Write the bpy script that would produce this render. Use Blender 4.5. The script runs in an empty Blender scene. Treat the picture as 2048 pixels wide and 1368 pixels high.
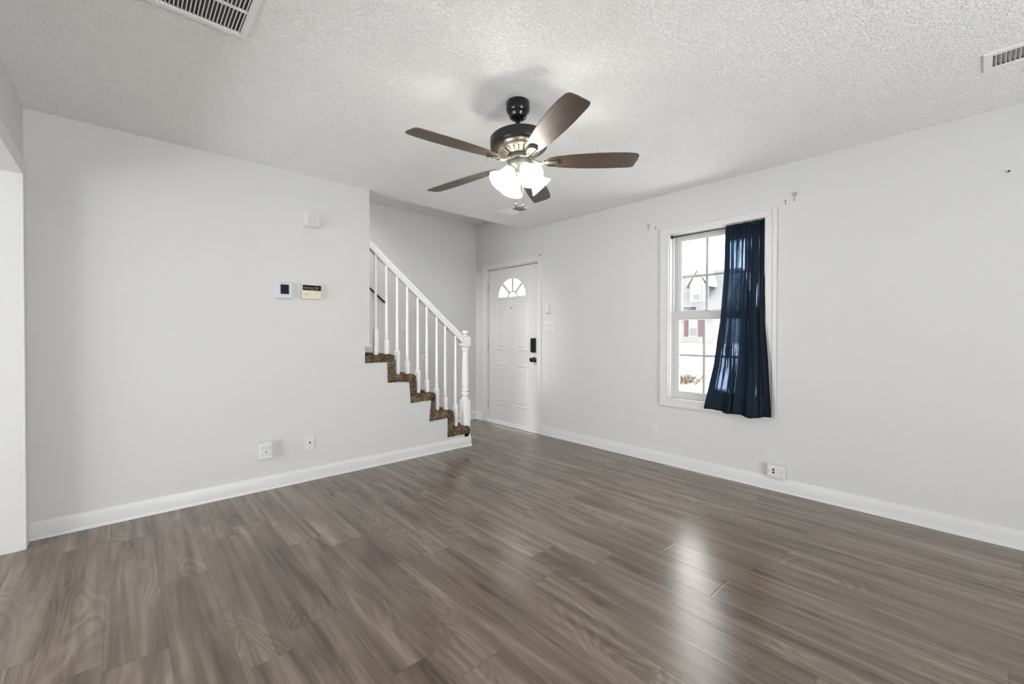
import bpy, bmesh, math, random
from mathutils import Vector, Matrix
S = bpy.context.scene
COL = S.collection
random.seed(7)
PI = math.pi

# ------------------------------------------------------------------ camera
H, VA, UB, UL, UE = 2.44, 3.632, 3.639, -0.409, 1.609      # ceiling height, far wall y, right wall x, left wall x, far wall's free end
BK, TW = 4.745, 0.09                                       # stair back wall y, far wall thickness
f_px, yaw, pit, rol = 855.07, math.radians(47.697), math.radians(-0.5398), math.radians(0.0828)
F = Vector((math.cos(yaw)*math.cos(pit), math.sin(yaw)*math.cos(pit), math.sin(pit)))
R0 = Vector((math.sin(yaw), -math.cos(yaw), 0)); U0 = R0.cross(F)
R = R0*math.cos(rol)+U0*math.sin(rol); U = -R0*math.sin(rol)+U0*math.cos(rol)
cam = bpy.data.cameras.new('camera'); co = bpy.data.objects.new('camera', cam); COL.objects.link(co)
m = Matrix((R, U, -F)).transposed().to_4x4(); m.translation = Vector((0, 0, 1.1745)); co.matrix_world = m
cam.sensor_width = 36; cam.lens = f_px/2048*36; cam.shift_y = -(684-676.53)/2048; cam.clip_start = .02; cam.clip_end = 300
S.camera = co
# ------------------------------------------------------------------ world, added fill lights, exposure
WORLD, BULB_W = 9.0, 7.6
REAR_SKY_FILL, REAR_UP_FILL, SIDE_SKY_FILL, SIDE_UP_FILL, FRONT_UP_FILL, STAIR_FILL = 0.1, 118, .1, 95, 25, 115  # strengths of the added fill lights
w = bpy.data.worlds.new('overcast'); S.world = w; w.use_nodes = True
w.node_tree.nodes['Background'].inputs[0].default_value = (1.0, .985, .96, 1)
w.node_tree.nodes['Background'].inputs[1].default_value = WORLD
S.view_settings.view_transform = 'Standard'; S.view_settings.look = 'None'
S.view_settings.exposure = -0.05; S.view_settings.gamma = 1; S.view_settings.use_curve_mapping = False
S.cycles.use_denoising = True
S.cycles.max_bounces = 10; S.cycles.diffuse_bounces = 6; S.cycles.transparent_max_bounces = 12
S.cycles.sample_clamp_indirect = 6
def area(name, loc, rot, sx, sy, power, col=(1, 1, 1)):
    l = bpy.data.lights.new(name, 'AREA'); l.shape = 'RECTANGLE'; l.size = sx; l.size_y = sy; l.energy = power; l.color = col
    o = bpy.data.objects.new(name, l); COL.objects.link(o); o.location = loc; o.rotation_euler = rot
    return o
# added fill lights outside the unseen rear and side windows, low ones for ceiling
area('rear_sky_fill', (1.05, -2.80, 1.75), (PI/2, 0, 0), 1.7, 1.1, REAR_SKY_FILL, (1, .99, .98))
area('rear_up_fill', (1.05, -3.15, .35), (PI/2+math.radians(66), 0, 0), 1.8, .8, REAR_UP_FILL, (.955, .98, 1))
area('side_sky_fill', (-3.80, 1.9, 1.75), (PI/2, 0, -PI/2), 2.6, 1.0, SIDE_SKY_FILL, (1, 1, 1))
area('side_up_fill', (-4.15, 1.9, .35), (PI/2+math.radians(50), 0, -PI/2), 2.6, .8, SIDE_UP_FILL, (.955, .98, 1))
area('front_up_fill', (UB+.75, 1.65, .15), (PI/2+math.radians(50), 0, PI/2), 1.6, .6, FRONT_UP_FILL, (.955, .98, 1))  # added fill standing in for snow bounce onto the ceiling

area('stair_fill', (-.5, 4.24, 3.55), (0, math.radians(-62), 0), .7, .6, STAIR_FILL, (1, .995, .985))  # added stairwell fill; no such lamp is seen

# ------------------------------------------------------------------ helpers
class NT:
    def __init__(s, mat): s.t = mat.node_tree; s.n = s.t.nodes
    def new(s, typ, **kw):
        n = s.n.new(typ)
        for k, v in kw.items(): setattr(n, k, v)
        return n
    def set(s, sock, v):
        if hasattr(v, 'is_output') or isinstance(v, bpy.types.NodeSocket): s.t.links.new(v, sock)
        else: sock.default_value = v
    def math(s, op, a, b=0.0, c=0.0):
        n = s.new('ShaderNodeMath', operation=op)
        for i, v in enumerate((a, b, c)):
            s.set(n.inputs[i], v)
        return n.outputs[0]
    def noise(s, vec, scale=1, detail=2, rough=.5, dist=0, dim='3D'):
        n = s.new('ShaderNodeTexNoise', noise_dimensions=dim)
        if vec is not None: s.set(n.inputs['Vector'], vec)
        n.inputs['Scale'].default_value = scale; n.inputs['Detail'].default_value = detail
        n.inputs['Roughness'].default_value = rough; n.inputs['Distortion'].default_value = dist
        return n.outputs[0]
    def comb(s, x, y, z=0.0):
        n = s.new('ShaderNodeCombineXYZ')
        for i, v in enumerate((x, y, z)): s.set(n.inputs[i], v)
        return n.outputs[0]
    def ramp(s, fac, stops):
        n = s.new('ShaderNodeValToRGB'); s.set(n.inputs[0], fac); e = n.color_ramp.elements
        while len(e) < len(stops): e.new(.5)
        for i, (p, c) in enumerate(stops):
            e[i].position = p; e[i].color = (c if len(c) == 4 else (*c, 1)) if isinstance(c, tuple) else (c, c, c, 1)
        return n.outputs[0]
    def mix(s, fac, a, b, blend='MIX'):
        n = s.new('ShaderNodeMix', data_type='RGBA', blend_type=blend)
        for i, v in ((0, fac), (6, a), (7, b)):
            s.set(n.inputs[i], (*v, 1) if isinstance(v, tuple) and len(v) == 3 else v)
        return n.outputs[2]
    def bump(s, h, strength, dist=.01, normal=None):
        n = s.new('ShaderNodeBump'); s.set(n.inputs['Height'], h)
        n.inputs['Strength'].default_value = strength; n.inputs['Distance'].default_value = dist
        if normal is not None: s.set(n.inputs['Normal'], normal)
        return n.outputs[0]
    def obj(s): return s.new('ShaderNodeTexCoord').outputs['Object']
    def sep(s, v):
        n = s.new('ShaderNodeSeparateXYZ'); s.set(n.inputs[0], v); return n.outputs

def mat(name, col, rough=.5, metal=0.0, spec=.5, **kw):
    m = bpy.data.materials.new(name); m.use_nodes = True
    b = m.node_tree.nodes['Principled BSDF']
    b.inputs['Base Color'].default_value = (*col, 1); b.inputs['Roughness'].default_value = rough
    b.inputs['Metallic'].default_value = metal; b.inputs['Specular IOR Level'].default_value = spec
    for k, v in kw.items(): b.inputs[k.replace('_', ' ')].default_value = v
    return m
def nt(m): return NT(m), m.node_tree.nodes['Principled BSDF'], m.node_tree.nodes['Material Output']

def paint(name, col, rough, bump=.02, scale=180):
    m = mat(name, col, rough); n, b, o = nt(m)
    v = n.obj(); h = n.noise(v, scale, 3)
    n.set(b.inputs['Normal'], n.bump(h, bump, .002))
    c = n.noise(v, 1.3, 3)
    n.set(b.inputs['Base Color'], n.mix(n.ramp(c, [(.3, 0.0), (.7, 1.0)]), tuple(x*.985 for x in col), col))
    return m
M = {}
M['wall'] = paint('white_wall_paint', (.595, .595, .597), .55, .12, 160)
M['trim'] = paint('white_gloss_trim', (.635, .635, .635), .35, .02, 60)
M['railpaint'] = paint('white_railing_paint', (.82, .82, .82), .35, .02, 60)
M['plastic'] = mat('white_plastic', (.65, .65, .65), .4)
M['plastic_shade'] = mat('grey_slots', (.22, .22, .22), .6)
M['ivory'] = mat('ivory_plastic', (.66, .60, .46), .4)
M['bracketgrey'] = mat('grey_plastic', (.38, .38, .38), .45)
M['black'] = mat('black_plastic', (.010, .010, .011), .4, 0, .2)
M['screen'] = mat('dark_blue_screen', (.003, .004, .010), .45, 0, .15)
M['screenrim'] = mat('blue_bezel', (.10, .16, .28), .3)
M['lilac'] = mat('pale_lilac_plastic', (.55, .565, .63), .4)
M['grey'] = mat('grey_print', (.35, .35, .36), .6)
M['bronze'] = mat('dark_bronze_metal', (.035, .032, .03), .32, .6)
M['blackmetal'] = mat('glossy_black_metal', (.012, .012, .014), .18, .4)
M['pewter'] = mat('pewter_metal', (.13, .14, .125), .42, .75)
M['brass'] = mat('antique_brass', (.42, .38, .28), .3, .85)
M['steel'] = mat('steel', (.55, .55, .55), .3, 1)
M['rodmetal'] = mat('dark_rod_metal', (.015, .02, .035), .3, .7)
M['muntin'] = mat('backlit_grey_muntin', (.45, .45, .46), .5)  # bars greyed: their backlit shade is put into the colour
M['vinyl'] = mat('backlit_white_vinyl', (.52, .52, .52), .4)  # white vinyl darkened, backlit shade included in the base colour
M['slat'] = mat('white_enamel_slats', (.80, .80, .80), .4)
M['duct'] = mat('dark_duct', (.085, .085, .085), .7)

def m_ceiling():
    m = mat('knockdown_ceiling', (.93, .93, .93), .62); n, b, o = nt(m)
    v = n.obj()
    a = n.noise(v, 92, 2, .5, .6)
    p = n.ramp(a, [(.46, 0.0), (.56, 1.0)])
    c = n.noise(v, 320, 2, .6)
    h = n.math('ADD', n.math('MULTIPLY', p, 1.0), n.math('MULTIPLY', c, .35))
    n.set(b.inputs['Normal'], n.bump(h, .85, .0045))
    return m
M['ceiling'] = m_ceiling()

def m_floor():
    m = mat('grey_oak_planks', (.2, .17, .15), .3, 0, .5); n, b, o = nt(m)
    x, y, z = n.sep(n.obj())
    PW, PL = .182, 1.22
    X = n.math('DIVIDE', n.math('ADD', x, 20.08), PW); ix = n.math('FLOOR', X); fx = n.math('FRACT', X)
    wn = n.new('ShaderNodeTexWhiteNoise', noise_dimensions='1D'); n.set(wn.inputs['W'], ix)
    Y = n.math('ADD', n.math('DIVIDE', y, PL), n.math('MULTIPLY', wn.outputs[0], 13.7)); iy = n.math('FLOOR', Y); fy = n.math('FRACT', Y)
    wc = n.new('ShaderNodeTexWhiteNoise', noise_dimensions='2D'); n.set(wc.inputs['Vector'], n.comb(ix, iy))
    r, g, bb = n.sep(wc.outputs['Color'])
    sh = n.math('MULTIPLY', r, 60.0); sh2 = n.math('MULTIPLY', g, 40.0)
    xs = n.math('ADD', x, sh); ys = n.math('ADD', y, sh2)
    fine = n.noise(n.comb(n.math('MULTIPLY', xs, 240), n.math('MULTIPLY', ys, 5)), 1, 4, .6)
    mid = n.noise(n.comb(n.math('MULTIPLY', xs, 30), n.math('MULTIPLY', ys, .9)), 1, 4, .6, .8)
    broad = n.noise(n.comb(n.math('MULTIPLY', xs, 11), n.math('MULTIPLY', ys, .75)), 1, 3, .55, 1.0)
    rings = n.noise(n.comb(n.math('MULTIPLY', xs, 5.0), n.math('MULTIPLY', ys, 1.1)), 1, 1.5, .4, 1.2)
    cath = n.ramp(n.noise(n.comb(n.math('MULTIPLY', xs, 3.0), n.math('MULTIPLY', ys, 1.3), 5.0), 1, 1), [(.45, .1), (.62, 1.0)])
    ring = n.math('SINE', n.math('MULTIPLY', rings, 85.0))
    ring = n.math('MULTIPLY', n.math('ADD', ring, 1.0), .5)
    vo = n.new('ShaderNodeTexVoronoi'); n.set(vo.inputs['Vector'], n.comb(n.math('MULTIPLY', xs, 5.2), n.math('MULTIPLY', ys, 1.7))); vo.inputs['Scale'].default_value = 1
    knot = n.ramp(vo.outputs['Distance'], [(.03, 1.0), (.13, 0.0)])
    halo = n.ramp(vo.outputs['Distance'], [(.05, 1.0), (.42, 0.0)])
    t = n.math('MULTIPLY', broad, .95)
    t = n.math('ADD', t, n.math('MULTIPLY', mid, .42))
    t = n.math('ADD', t, n.math('MULTIPLY', fine, .26))
    t = n.math('ADD', t, n.math('MULTIPLY', ring, n.math('MULTIPLY', .13, cath)))
    t = n.math('ADD', t, n.math('MULTIPLY', n.math('SUBTRACT', bb, .5), .06))
    t = n.math('SUBTRACT', t, n.math('MULTIPLY', halo, .08))
    t = n.math('SUBTRACT', t, n.math('MULTIPLY', knot, .12))
    t = n.math('SUBTRACT', t, .34)
    c = n.ramp(t, [(.26, (.070, .049, .035)), (.48, (.148, .110, .083)), (.64, (.206, .160, .126)), (.88, (.300, .243, .198))])
    ex = n.math('MINIMUM', fx, n.math('SUBTRACT', 1.0, fx)); ey = n.math('MINIMUM', fy, n.math('SUBTRACT', 1.0, fy))
    sx = n.ramp(ex, [(.004, 1.0), (.011, 0.0)]); sy = n.ramp(ey, [(.0008, 1.0), (.0018, 0.0)])
    seam = n.math('MAXIMUM', sx, sy)
    c = n.mix(n.math('MULTIPLY', seam, .30), c, (.03, .024, .02))
    n.set(b.inputs['Base Color'], c)
    n.set(b.inputs['Roughness'], n.math('ADD', .17, n.math('MULTIPLY', fine, .12)))
    b.inputs['IOR'].default_value = 1.6
    h = n.math('SUBTRACT', n.math('MULTIPLY', fine, .5), n.math('MULTIPLY', seam, 1.2))
    n.set(b.inputs['Normal'], n.bump(h, .16, .0018))
    return m
M['floor'] = m_floor()

def m_carpet():
    m = mat('brown_pile_carpet', (.1, .065, .04), .95, 0, .1); n, b, o = nt(m)
    v = n.obj(); a = n.noise(v, 95, 4, .75); c = n.noise(v, 12, 2)
    t = n.math('ADD', n.math('MULTIPLY', a, .8), n.math('MULTIPLY', c, .25))
    n.set(b.inputs['Base Color'], n.ramp(t, [(.40, (.026, .016, .010)), (.52, (.105, .071, .046)), (.66, (.32, .235, .16))]))
    n.set(b.inputs['Normal'], n.bump(a, 1.0, .008))
    return m
M['carpet'] = m_carpet()

def m_blade():
    m = mat('walnut_blade', (.1, .06, .04), .42, 0, .5); n, b, o = nt(m)
    x, y, z = n.sep(n.obj())
    a = n.noise(n.comb(n.math('MULTIPLY', x, 7), n.math('MULTIPLY', y, 150), z), 1, 4, .6, .4)
    c = n.noise(n.comb(n.math('MULTIPLY', x, 30), n.math('MULTIPLY', y, 420), z), 1, 2)
    t = n.math('ADD', n.math('MULTIPLY', a, .8), n.math('MULTIPLY', c, .25))
    n.set(b.inputs['Base Color'], n.ramp(t, [(.33, (.026, .016, .011)), (.55, (.068, .042, .028)), (.75, (.115, .074, .050))]))
    n.set(b.inputs['Normal'], n.bump(t, .35, .0015))
    return m
M['blade'] = m_blade()

def m_shade():
    m = bpy.data.materials.new('frosted_glass_shade'); m.use_nodes = True; n = NT(m); n.n.remove(n.n['Principled BSDF'])
    o = n.n['Material Output']
    tr = n.new('ShaderNodeBsdfTranslucent'); tr.inputs[0].default_value = (.75, .74, .70, 1)
    df = n.new('ShaderNodeBsdfDiffuse'); df.inputs[0].default_value = (.8, .8, .77, 1)
    tp = n.new('ShaderNodeBsdfTransparent'); tp.inputs[0].default_value = (1, .98, .94, 1)
    gl = n.new('ShaderNodeBsdfGlossy'); gl.inputs[1].default_value = .15
    m1 = n.new('ShaderNodeMixShader'); m1.inputs[0].default_value = .45; n.t.links.new(tr.outputs[0], m1.inputs[1]); n.t.links.new(df.outputs[0], m1.inputs[2])
    m2 = n.new('ShaderNodeMixShader'); m2.inputs[0].default_value = .62; n.t.links.new(m1.outputs[0], m2.inputs[1]); n.t.links.new(tp.outputs[0], m2.inputs[2])
    m3 = n.new('ShaderNodeMixShader'); m3.inputs[0].default_value = .05; n.t.links.new(m2.outputs[0], m3.inputs[1]); n.t.links.new(gl.outputs[0], m3.inputs[2])
    n.t.links.new(m3.outputs[0], o.inputs[0]); return m
M['shade'] = m_shade()
def m_bulb():
    m = bpy.data.materials.new('lit_bulb'); m.use_nodes = True; n = NT(m); n.n.remove(n.n['Principled BSDF']); o = n.n['Material Output']
    em = n.new('ShaderNodeEmission'); em.inputs[0].default_value = (1, .97, .92, 1); em.inputs[1].default_value = 6
    tp = n.new('ShaderNodeBsdfTransparent')
    mx = n.new('ShaderNodeMixShader'); mx.inputs[0].default_value = .12; n.t.links.new(tp.outputs[0], mx.inputs[1]); n.t.links.new(em.outputs[0], mx.inputs[2])
    n.t.links.new(mx.outputs[0], o.inputs[0]); return m
M['bulb'] = m_bulb()

def m_glass(name, tint=(1, 1, 1)):
    m = bpy.data.materials.new(name); m.use_nodes = True; n = NT(m); n.n.remove(n.n['Principled BSDF'])
    o = n.n['Material Output']
    tp = n.new('ShaderNodeBsdfTransparent'); tp.inputs[0].default_value = (*tint, 1)
    gl = n.new('ShaderNodeBsdfGlossy'); gl.inputs[1].default_value = .02
    lw = n.new('ShaderNodeLayerWeight'); lw.inputs[0].default_value = .5
    fac = n.math('ADD', .035, n.math('MULTIPLY', .9, n.math('POWER', lw.outputs['Facing'], 5.0)))
    mx = n.new('ShaderNodeMixShader'); n.t.links.new(fac, mx.inputs[0]); n.t.links.new(tp.outputs[0], mx.inputs[1]); n.t.links.new(gl.outputs[0], mx.inputs[2])
    n.t.links.new(mx.outputs[0], o.inputs[0]); return m
M['glass'] = m_glass('window_glass', (.97, .98, .98))

def m_curtain():
    m = mat('navy_curtain_cloth', (.009, .018, .032), .6, 0, .25); n, b, o = nt(m)
    # woven cloth, worn thin in narrow vertical streaks (u across from the right edge, v down)
    u, v, _ = n.sep(n.new('ShaderNodeUVMap').outputs[0])
    wob = n.math('MULTIPLY', n.math('SUBTRACT', n.noise(n.comb(n.math('MULTIPLY', u, 3.0), n.math('MULTIPLY', v, 5.0)), 1, 2), .5), .03)
    s = n.noise(n.comb(n.math('MULTIPLY', n.math('ADD', u, wob), 38), n.math('MULTIPLY', v, 1.9), 3.7), 1, 2.0, .55, .3)
    amt = n.math('SUBTRACT', n.math('MULTIPLY', n.ramp(u, [(.03, .10), (.22, .42), (.33, .15), (.48, .20), (.56, 1.0), (.86, .80), (.97, 0.0)]), .22), .13)
    thin = n.ramp(n.math('ADD', s, amt), [(.525, 0.0), (.555, 1.0)])
    hem = n.math('MULTIPLY', n.ramp(v, [(.075, 0.0), (.10, 1.0)]), n.ramp(v, [(.875, 1.0), (.90, 0.0)]))
    thin = n.math('MULTIPLY', thin, hem)
    wv = n.noise(n.obj(), 900, 1)
    n.set(b.inputs['Normal'], n.bump(wv, .15, .001))
    tl = n.new('ShaderNodeBsdfTranslucent'); tl.inputs[0].default_value = (.045, .080, .125, 1)
    tp = n.new('ShaderNodeBsdfTransparent'); tp.inputs[0].default_value = (.40, .48, .58, 1)
    m1 = n.new('ShaderNodeMixShader'); m1.inputs[0].default_value = .42; n.t.links.new(b.outputs[0], m1.inputs[1]); n.t.links.new(tl.outputs[0], m1.inputs[2])
    m2 = n.new('ShaderNodeMixShader'); n.set(m2.inputs[0], n.math('MULTIPLY', thin, .64)); n.t.links.new(m1.outputs[0], m2.inputs[1]); n.t.links.new(tp.outputs[0], m2.inputs[2])
    n.t.links.new(m2.outputs[0], o.inputs[0]); return m
M['curtain'] = m_curtain()

def m_snow():
    m = mat('snow', (.80, .79, .78), .7); n, b, o = nt(m)
    v = n.obj(); a = n.noise(v, 1.5, 4); n.set(b.inputs['Normal'], n.bump(a, .4, .1)); return m
M['snow'] = m_snow()
def m_siding():
    m = mat('white_lap_siding', (0.131, 0.135, 0.135), .6); n, b, o = nt(m)
    x, y, z = n.sep(n.obj()); t = n.math('FRACT', n.math('DIVIDE', z, .13))
    n.set(b.inputs['Normal'], n.bump(t, .5, .03)); n.set(b.inputs['Base Color'], n.mix(n.ramp(t, [(.86, 0.0), (.97, 1.0)]), (0.127, 0.129, 0.129), (0.098, 0.101, 0.101))); return m
M['siding'] = m_siding()
def m_shingle():
    m = mat('grey_shingles', (.3, .32, .33), .9); n, b, o = nt(m)
    br = n.new('ShaderNodeTexBrick'); n.set(br.inputs['Vector'], n.obj()); br.inputs['Scale'].default_value = 1.0
    br.inputs['Brick Width'].default_value = .9; br.inputs['Row Height'].default_value = .22; br.inputs['Mortar Size'].default_value = .012
    br.inputs['Color1'].default_value = (0.098, 0.101, 0.105, 1); br.inputs['Color2'].default_value = (0.083, 0.089, 0.091, 1); br.inputs['Mortar'].default_value = (0.071, 0.074, 0.076, 1)
    nz = n.noise(n.obj(), 3, 4); n.set(b.inputs['Base Color'], n.mix(n.math('MULTIPLY', nz, .4), br.outputs[0], (0.112, 0.117, 0.122))); return m
M['shingle'] = m_shingle()
M['housetrim'] = mat('white_house_trim', (.27, .27, .27), .5)
M['shutter'] = mat('maroon_shutter', (0.045, 0.015, 0.022), .5)
M['housepane'] = mat('house_window_pane', (0.066, 0.075, 0.078), .2)
M['straw'] = mat('dry_grass', (0.075, 0.053, 0.030), .8)
M['twig'] = mat('grey_twig', (0.051, 0.049, 0.049), .9)
M['stickerblue'] = mat('sticker_blue', (.03, .06, .17), .4)
M['stickergrey'] = mat('sticker_slate', (.13, .18, .25), .4)
M['stickerwhite'] = mat('sticker_white', (.75, .76, .78), .4)
M['hole'] = mat('hole_dark', (.01, .01, .01), .9)

class MB:
    """collects shapes into one bmesh"""
    def __init__(s): s.b = bmesh.new()
    def add(s, verts, faces, smooth=False):
        vs = [s.b.verts.new(v) for v in verts]
        for f in faces:
            try:
                fc = s.b.faces.new([vs[i] for i in f]); fc.smooth = smooth
            except ValueError: pass
        return s
    def box(s, x0, x1, y0, y1, z0, z1, bev=0.0, T=None):
        t = bmesh.new(); bmesh.ops.create_cube(t, size=1)
        for v in t.verts: v.co = Vector(((x0+x1)/2+v.co.x*(x1-x0), (y0+y1)/2+v.co.y*(y1-y0), (z0+z1)/2+v.co.z*(z1-z0)))
        if bev: bmesh.ops.bevel(t, geom=t.edges[:], offset=bev, segments=2, affect='EDGES', profile=.6)
        return s.join(t, T)
    def join(s, t, T=None):
        t.verts.ensure_lookup_table(); mp = {}
        for v in t.verts: mp[v.index] = s.b.verts.new(T @ v.co if T is not None else v.co)
        t.verts.index_update()
        for f in t.faces:
            try: n = s.b.faces.new([mp[v.index] for v in f.verts]); n.smooth = f.smooth
            except ValueError: pass
        t.free(); return s
    def lathe(s, prof, seg=32, T=None, cap=True):
        T = T or Matrix.Identity(4); vs = []; fs = []; n = len(prof)
        for r, z in prof:
            for k in range(seg):
                a = 2*PI*k/seg; vs.append(T @ Vector((r*math.cos(a), r*math.sin(a), z)))
        for i in range(n-1):
            for k in range(seg):
                k2 = (k+1) % seg; fs.append((i*seg+k, i*seg+k2, (i+1)*seg+k2, (i+1)*seg+k))
        s.add(vs, fs, True)
        if cap:
            s.b.verts.ensure_lookup_table(); base = len(s.b.verts)-len(vs)
            for i in (0, n-1):
                if prof[i][0] > 1e-5:
                    try: s.b.faces.new([s.b.verts[base+i*seg+k] for k in (range(seg) if i else reversed(range(seg)))])
                    except ValueError: pass
        return s
    def tube(s, pts, r, seg=10, cap=True):
        pts = [Vector(p) for p in pts]; rr = r if isinstance(r, (list, tuple)) else [r]*len(pts); vs = []; fs = []
        prev = None
        for i, p in enumerate(pts):
            d = (pts[min(i+1, len(pts)-1)]-pts[max(i-1, 0)]).normalized()
            u = prev if prev is not None else (Vector((0, 0, 1)) if abs(d.z) < .9 else Vector((1, 0, 0)))
            u = (u-d*u.dot(d)).normalized(); v = d.cross(u); prev = u
            for k in range(seg):
                a = 2*PI*k/seg; vs.append(p+(u*math.cos(a)+v*math.sin(a))*rr[i])
        for i in range(len(pts)-1):
            for k in range(seg):
                k2 = (k+1) % seg; fs.append((i*seg+k, i*seg+k2, (i+1)*seg+k2, (i+1)*seg+k))
        if cap: fs += [tuple(reversed(range(seg))), tuple((len(pts)-1)*seg+k for k in range(seg))]
        return s.add(vs, fs, True)
    def prism(s, poly, y0, y1, axis='y', bev=0.0):
        """poly of (a,b): extruded along axis; y->(a,y,b) x->(x,a,b) z->(a,b,z)"""
        mk = {'y': lambda a, b, t: (a, t, b), 'x': lambda a, b, t: (t, a, b), 'z': lambda a, b, t: (a, b, t)}[axis]
        t = bmesh.new(); n = len(poly)
        v0 = [t.verts.new(mk(a, b, y0)) for a, b in poly]; v1 = [t.verts.new(mk(a, b, y1)) for a, b in poly]
        t.faces.new(v0); t.faces.new(list(reversed(v1)))
        for i in range(n): t.faces.new((v0[i], v1[i], v1[(i+1) % n], v0[(i+1) % n]))
        bmesh.ops.recalc_face_normals(t, faces=t.faces[:])
        if bev: bmesh.ops.bevel(t, geom=t.edges[:], offset=bev, segments=2, affect='EDGES', profile=.6)
        return s.join(t)
    def build(s, name, material, parent=None, loc=None, recalc=True, smooth=None):
        if recalc: bmesh.ops.recalc_face_normals(s.b, faces=s.b.faces[:])
        if smooth is not None:
            for f in s.b.faces: f.smooth = True
            for e in s.b.edges:
                if len(e.link_faces) == 2 and e.calc_face_angle(0) > math.radians(smooth): e.smooth = False
        me = bpy.data.meshes.new(name); s.b.to_mesh(me); s.b.free(); me.materials.append(M[material] if isinstance(material, str) else material)
        o = bpy.data.objects.new(name, me); COL.objects.link(o)
        if parent: o.parent = parent
        if loc: o.location = loc
        return o
def tag(o, label=None, cat=None, group=None, kind=None):
    if label: o['label'] = label
    if cat: o['category'] = cat
    if group: o['group'] = group
    if kind: o['kind'] = kind
    return o
def thing(name, loc, label, cat, group=None, rotz=0.0, kind=None):
    o = bpy.data.objects.new(name, None); COL.objects.link(o); o.location = loc; o.rotation_euler = (0, 0, rotz); o.empty_display_size = .05
    return tag(o, label, cat, group, kind)
def copy_tree(o, parent=None):
    c = o.copy(); COL.objects.link(c)
    if parent: c.parent = parent
    for ch in list(o.children): copy_tree(ch, c)
    return c
def struct(o): o['kind'] = 'structure'; return o
RB = -PI/2      # turns a wall-fitting that faces -y so that it faces -x (right wall)

# ------------------------------------------------------------------ room shell
WT = .12
DX0, DY1 = -3.6, 4.745         # side (dining) room extents
struct(MB().box(DX0-.2, UB+.16, -2.75, BK+.1, -.12, 0).build('floor', 'floor'))
# ceiling of the living room: ends flush with the stair side of the far wall
HOLES = [(-.133, .369, 1.612, 2.106), (2.914, 3.042, -.33, -.024), (2.902, 3.034, 3.090, 3.348)]   # the three air openings
b = MB(); xs = sorted({DX0-.2, UB+.16, *[h for q in HOLES for h in q[:2]]}); ys = sorted({-2.75, VA+TW, *[h for q in HOLES for h in q[2:]]})
vi = {(x, y, z): b.b.verts.new((x, y, z)) for x in xs for y in ys for z in (H, H+.24)}
solid = lambda i, j: 0 <= i < len(xs)-1 and 0 <= j < len(ys)-1 and not any(q[0]-1e-6 <= xs[i] < q[1]-1e-6 and q[2]-1e-6 <= ys[j] < q[3]-1e-6 for q in HOLES)
for i in range(len(xs)-1):
    for j in range(len(ys)-1):
        if not solid(i, j): continue
        x0, x1, y0, y1 = xs[i], xs[i+1], ys[j], ys[j+1]
        for z in (H, H+.24): b.b.faces.new([vi[p] for p in ((x0, y0, z), (x1, y0, z), (x1, y1, z), (x0, y1, z))])
        for di, dj, p, q in ((-1, 0, (x0, y0), (x0, y1)), (1, 0, (x1, y0), (x1, y1)), (0, -1, (x0, y0), (x1, y0)), (0, 1, (x0, y1), (x1, y1))):
            if not solid(i+di, j+dj): b.b.faces.new([vi[(*p, H)], vi[(*q, H)], vi[(*q, H+.24)], vi[(*p, H+.24)]])
struct(b.build('ceiling', 'ceiling'))
struct(MB().box(1.45, UB+.16, VA+TW, BK+.1, 2.686, 2.8).build('ceiling.001', 'ceiling'))
b = MB(); b.box(-.75, 1.57, VA+TW-.1, VA+TW, H+.24, 5.0); b.box(-.75, 1.57, BK, BK+.1, 2.7, 5.0); b.box(1.45, 1.57, VA+TW, BK, 2.8, 5.0); b.box(-.87, -.75, VA+TW-.1, BK+.1, 0, 5.0); b.box(-.87, 1.57, VA+TW-.1, BK+.1, 5.0, 5.1)
struct(b.build('wall_upstairs', 'wall'))
# far wall with the stepped lower run under the stairs
steps_lo = [(1.566, .955), (1.800, .955), (1.800, .76), (2.030, .755), (2.034, .56), (2.250, .56), (2.250, .365), (2.450, .36), (2.455, .165), (2.690, .16)]
poly = [(UL-.6, 0), (2.690, 0)] + list(reversed(steps_lo)) + [(1.566, 1.062), (1.622, 1.062), (1.622, 1.078), (UE, 1.09), (UE, H), (UL-.6, H)]
struct(MB().prism(poly, VA, VA+TW).build('wall_far', 'wall'))
# right wall with door and window openings (prisms around the holes)
WY0, WY1, WZ0, WZ1 = 1.113, 1.900, .592, 2.078
DY0, DYT, DZ = 3.522, 4.512, 2.045
b = MB(); x0, x1 = UB, UB+.14
for a, c, z0, z1 in ((-2.75, WY0, 0, 2.7), (WY0, WY1, 0, WZ0), (WY0, WY1, WZ1, 2.7), (WY1, DY0, 0, 2.7), (DY0, DYT, DZ, 2.7), (DYT, BK+.1, 0, 2.7)):
    b.box(x0, x1, a, c, z0, z1)
struct(b.build('wall_right', 'wall'))
struct(MB().box(DX0-.2, UB, BK, BK+.1, 0, 2.7).build('wall_stair', 'wall'))
# left wall with a wide cased opening into the side room
OY0, OY1, OZ = 1.2, 3.49, 2.04
b = MB()
for a, c, z0, z1 in ((-2.6, OY0, 0, H), (OY0, OY1, OZ, H), (OY1, VA, 0, H)): b.box(UL-WT, UL, a, c, z0, z1)
struct(b.build('wall_left', 'wall'))
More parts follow.
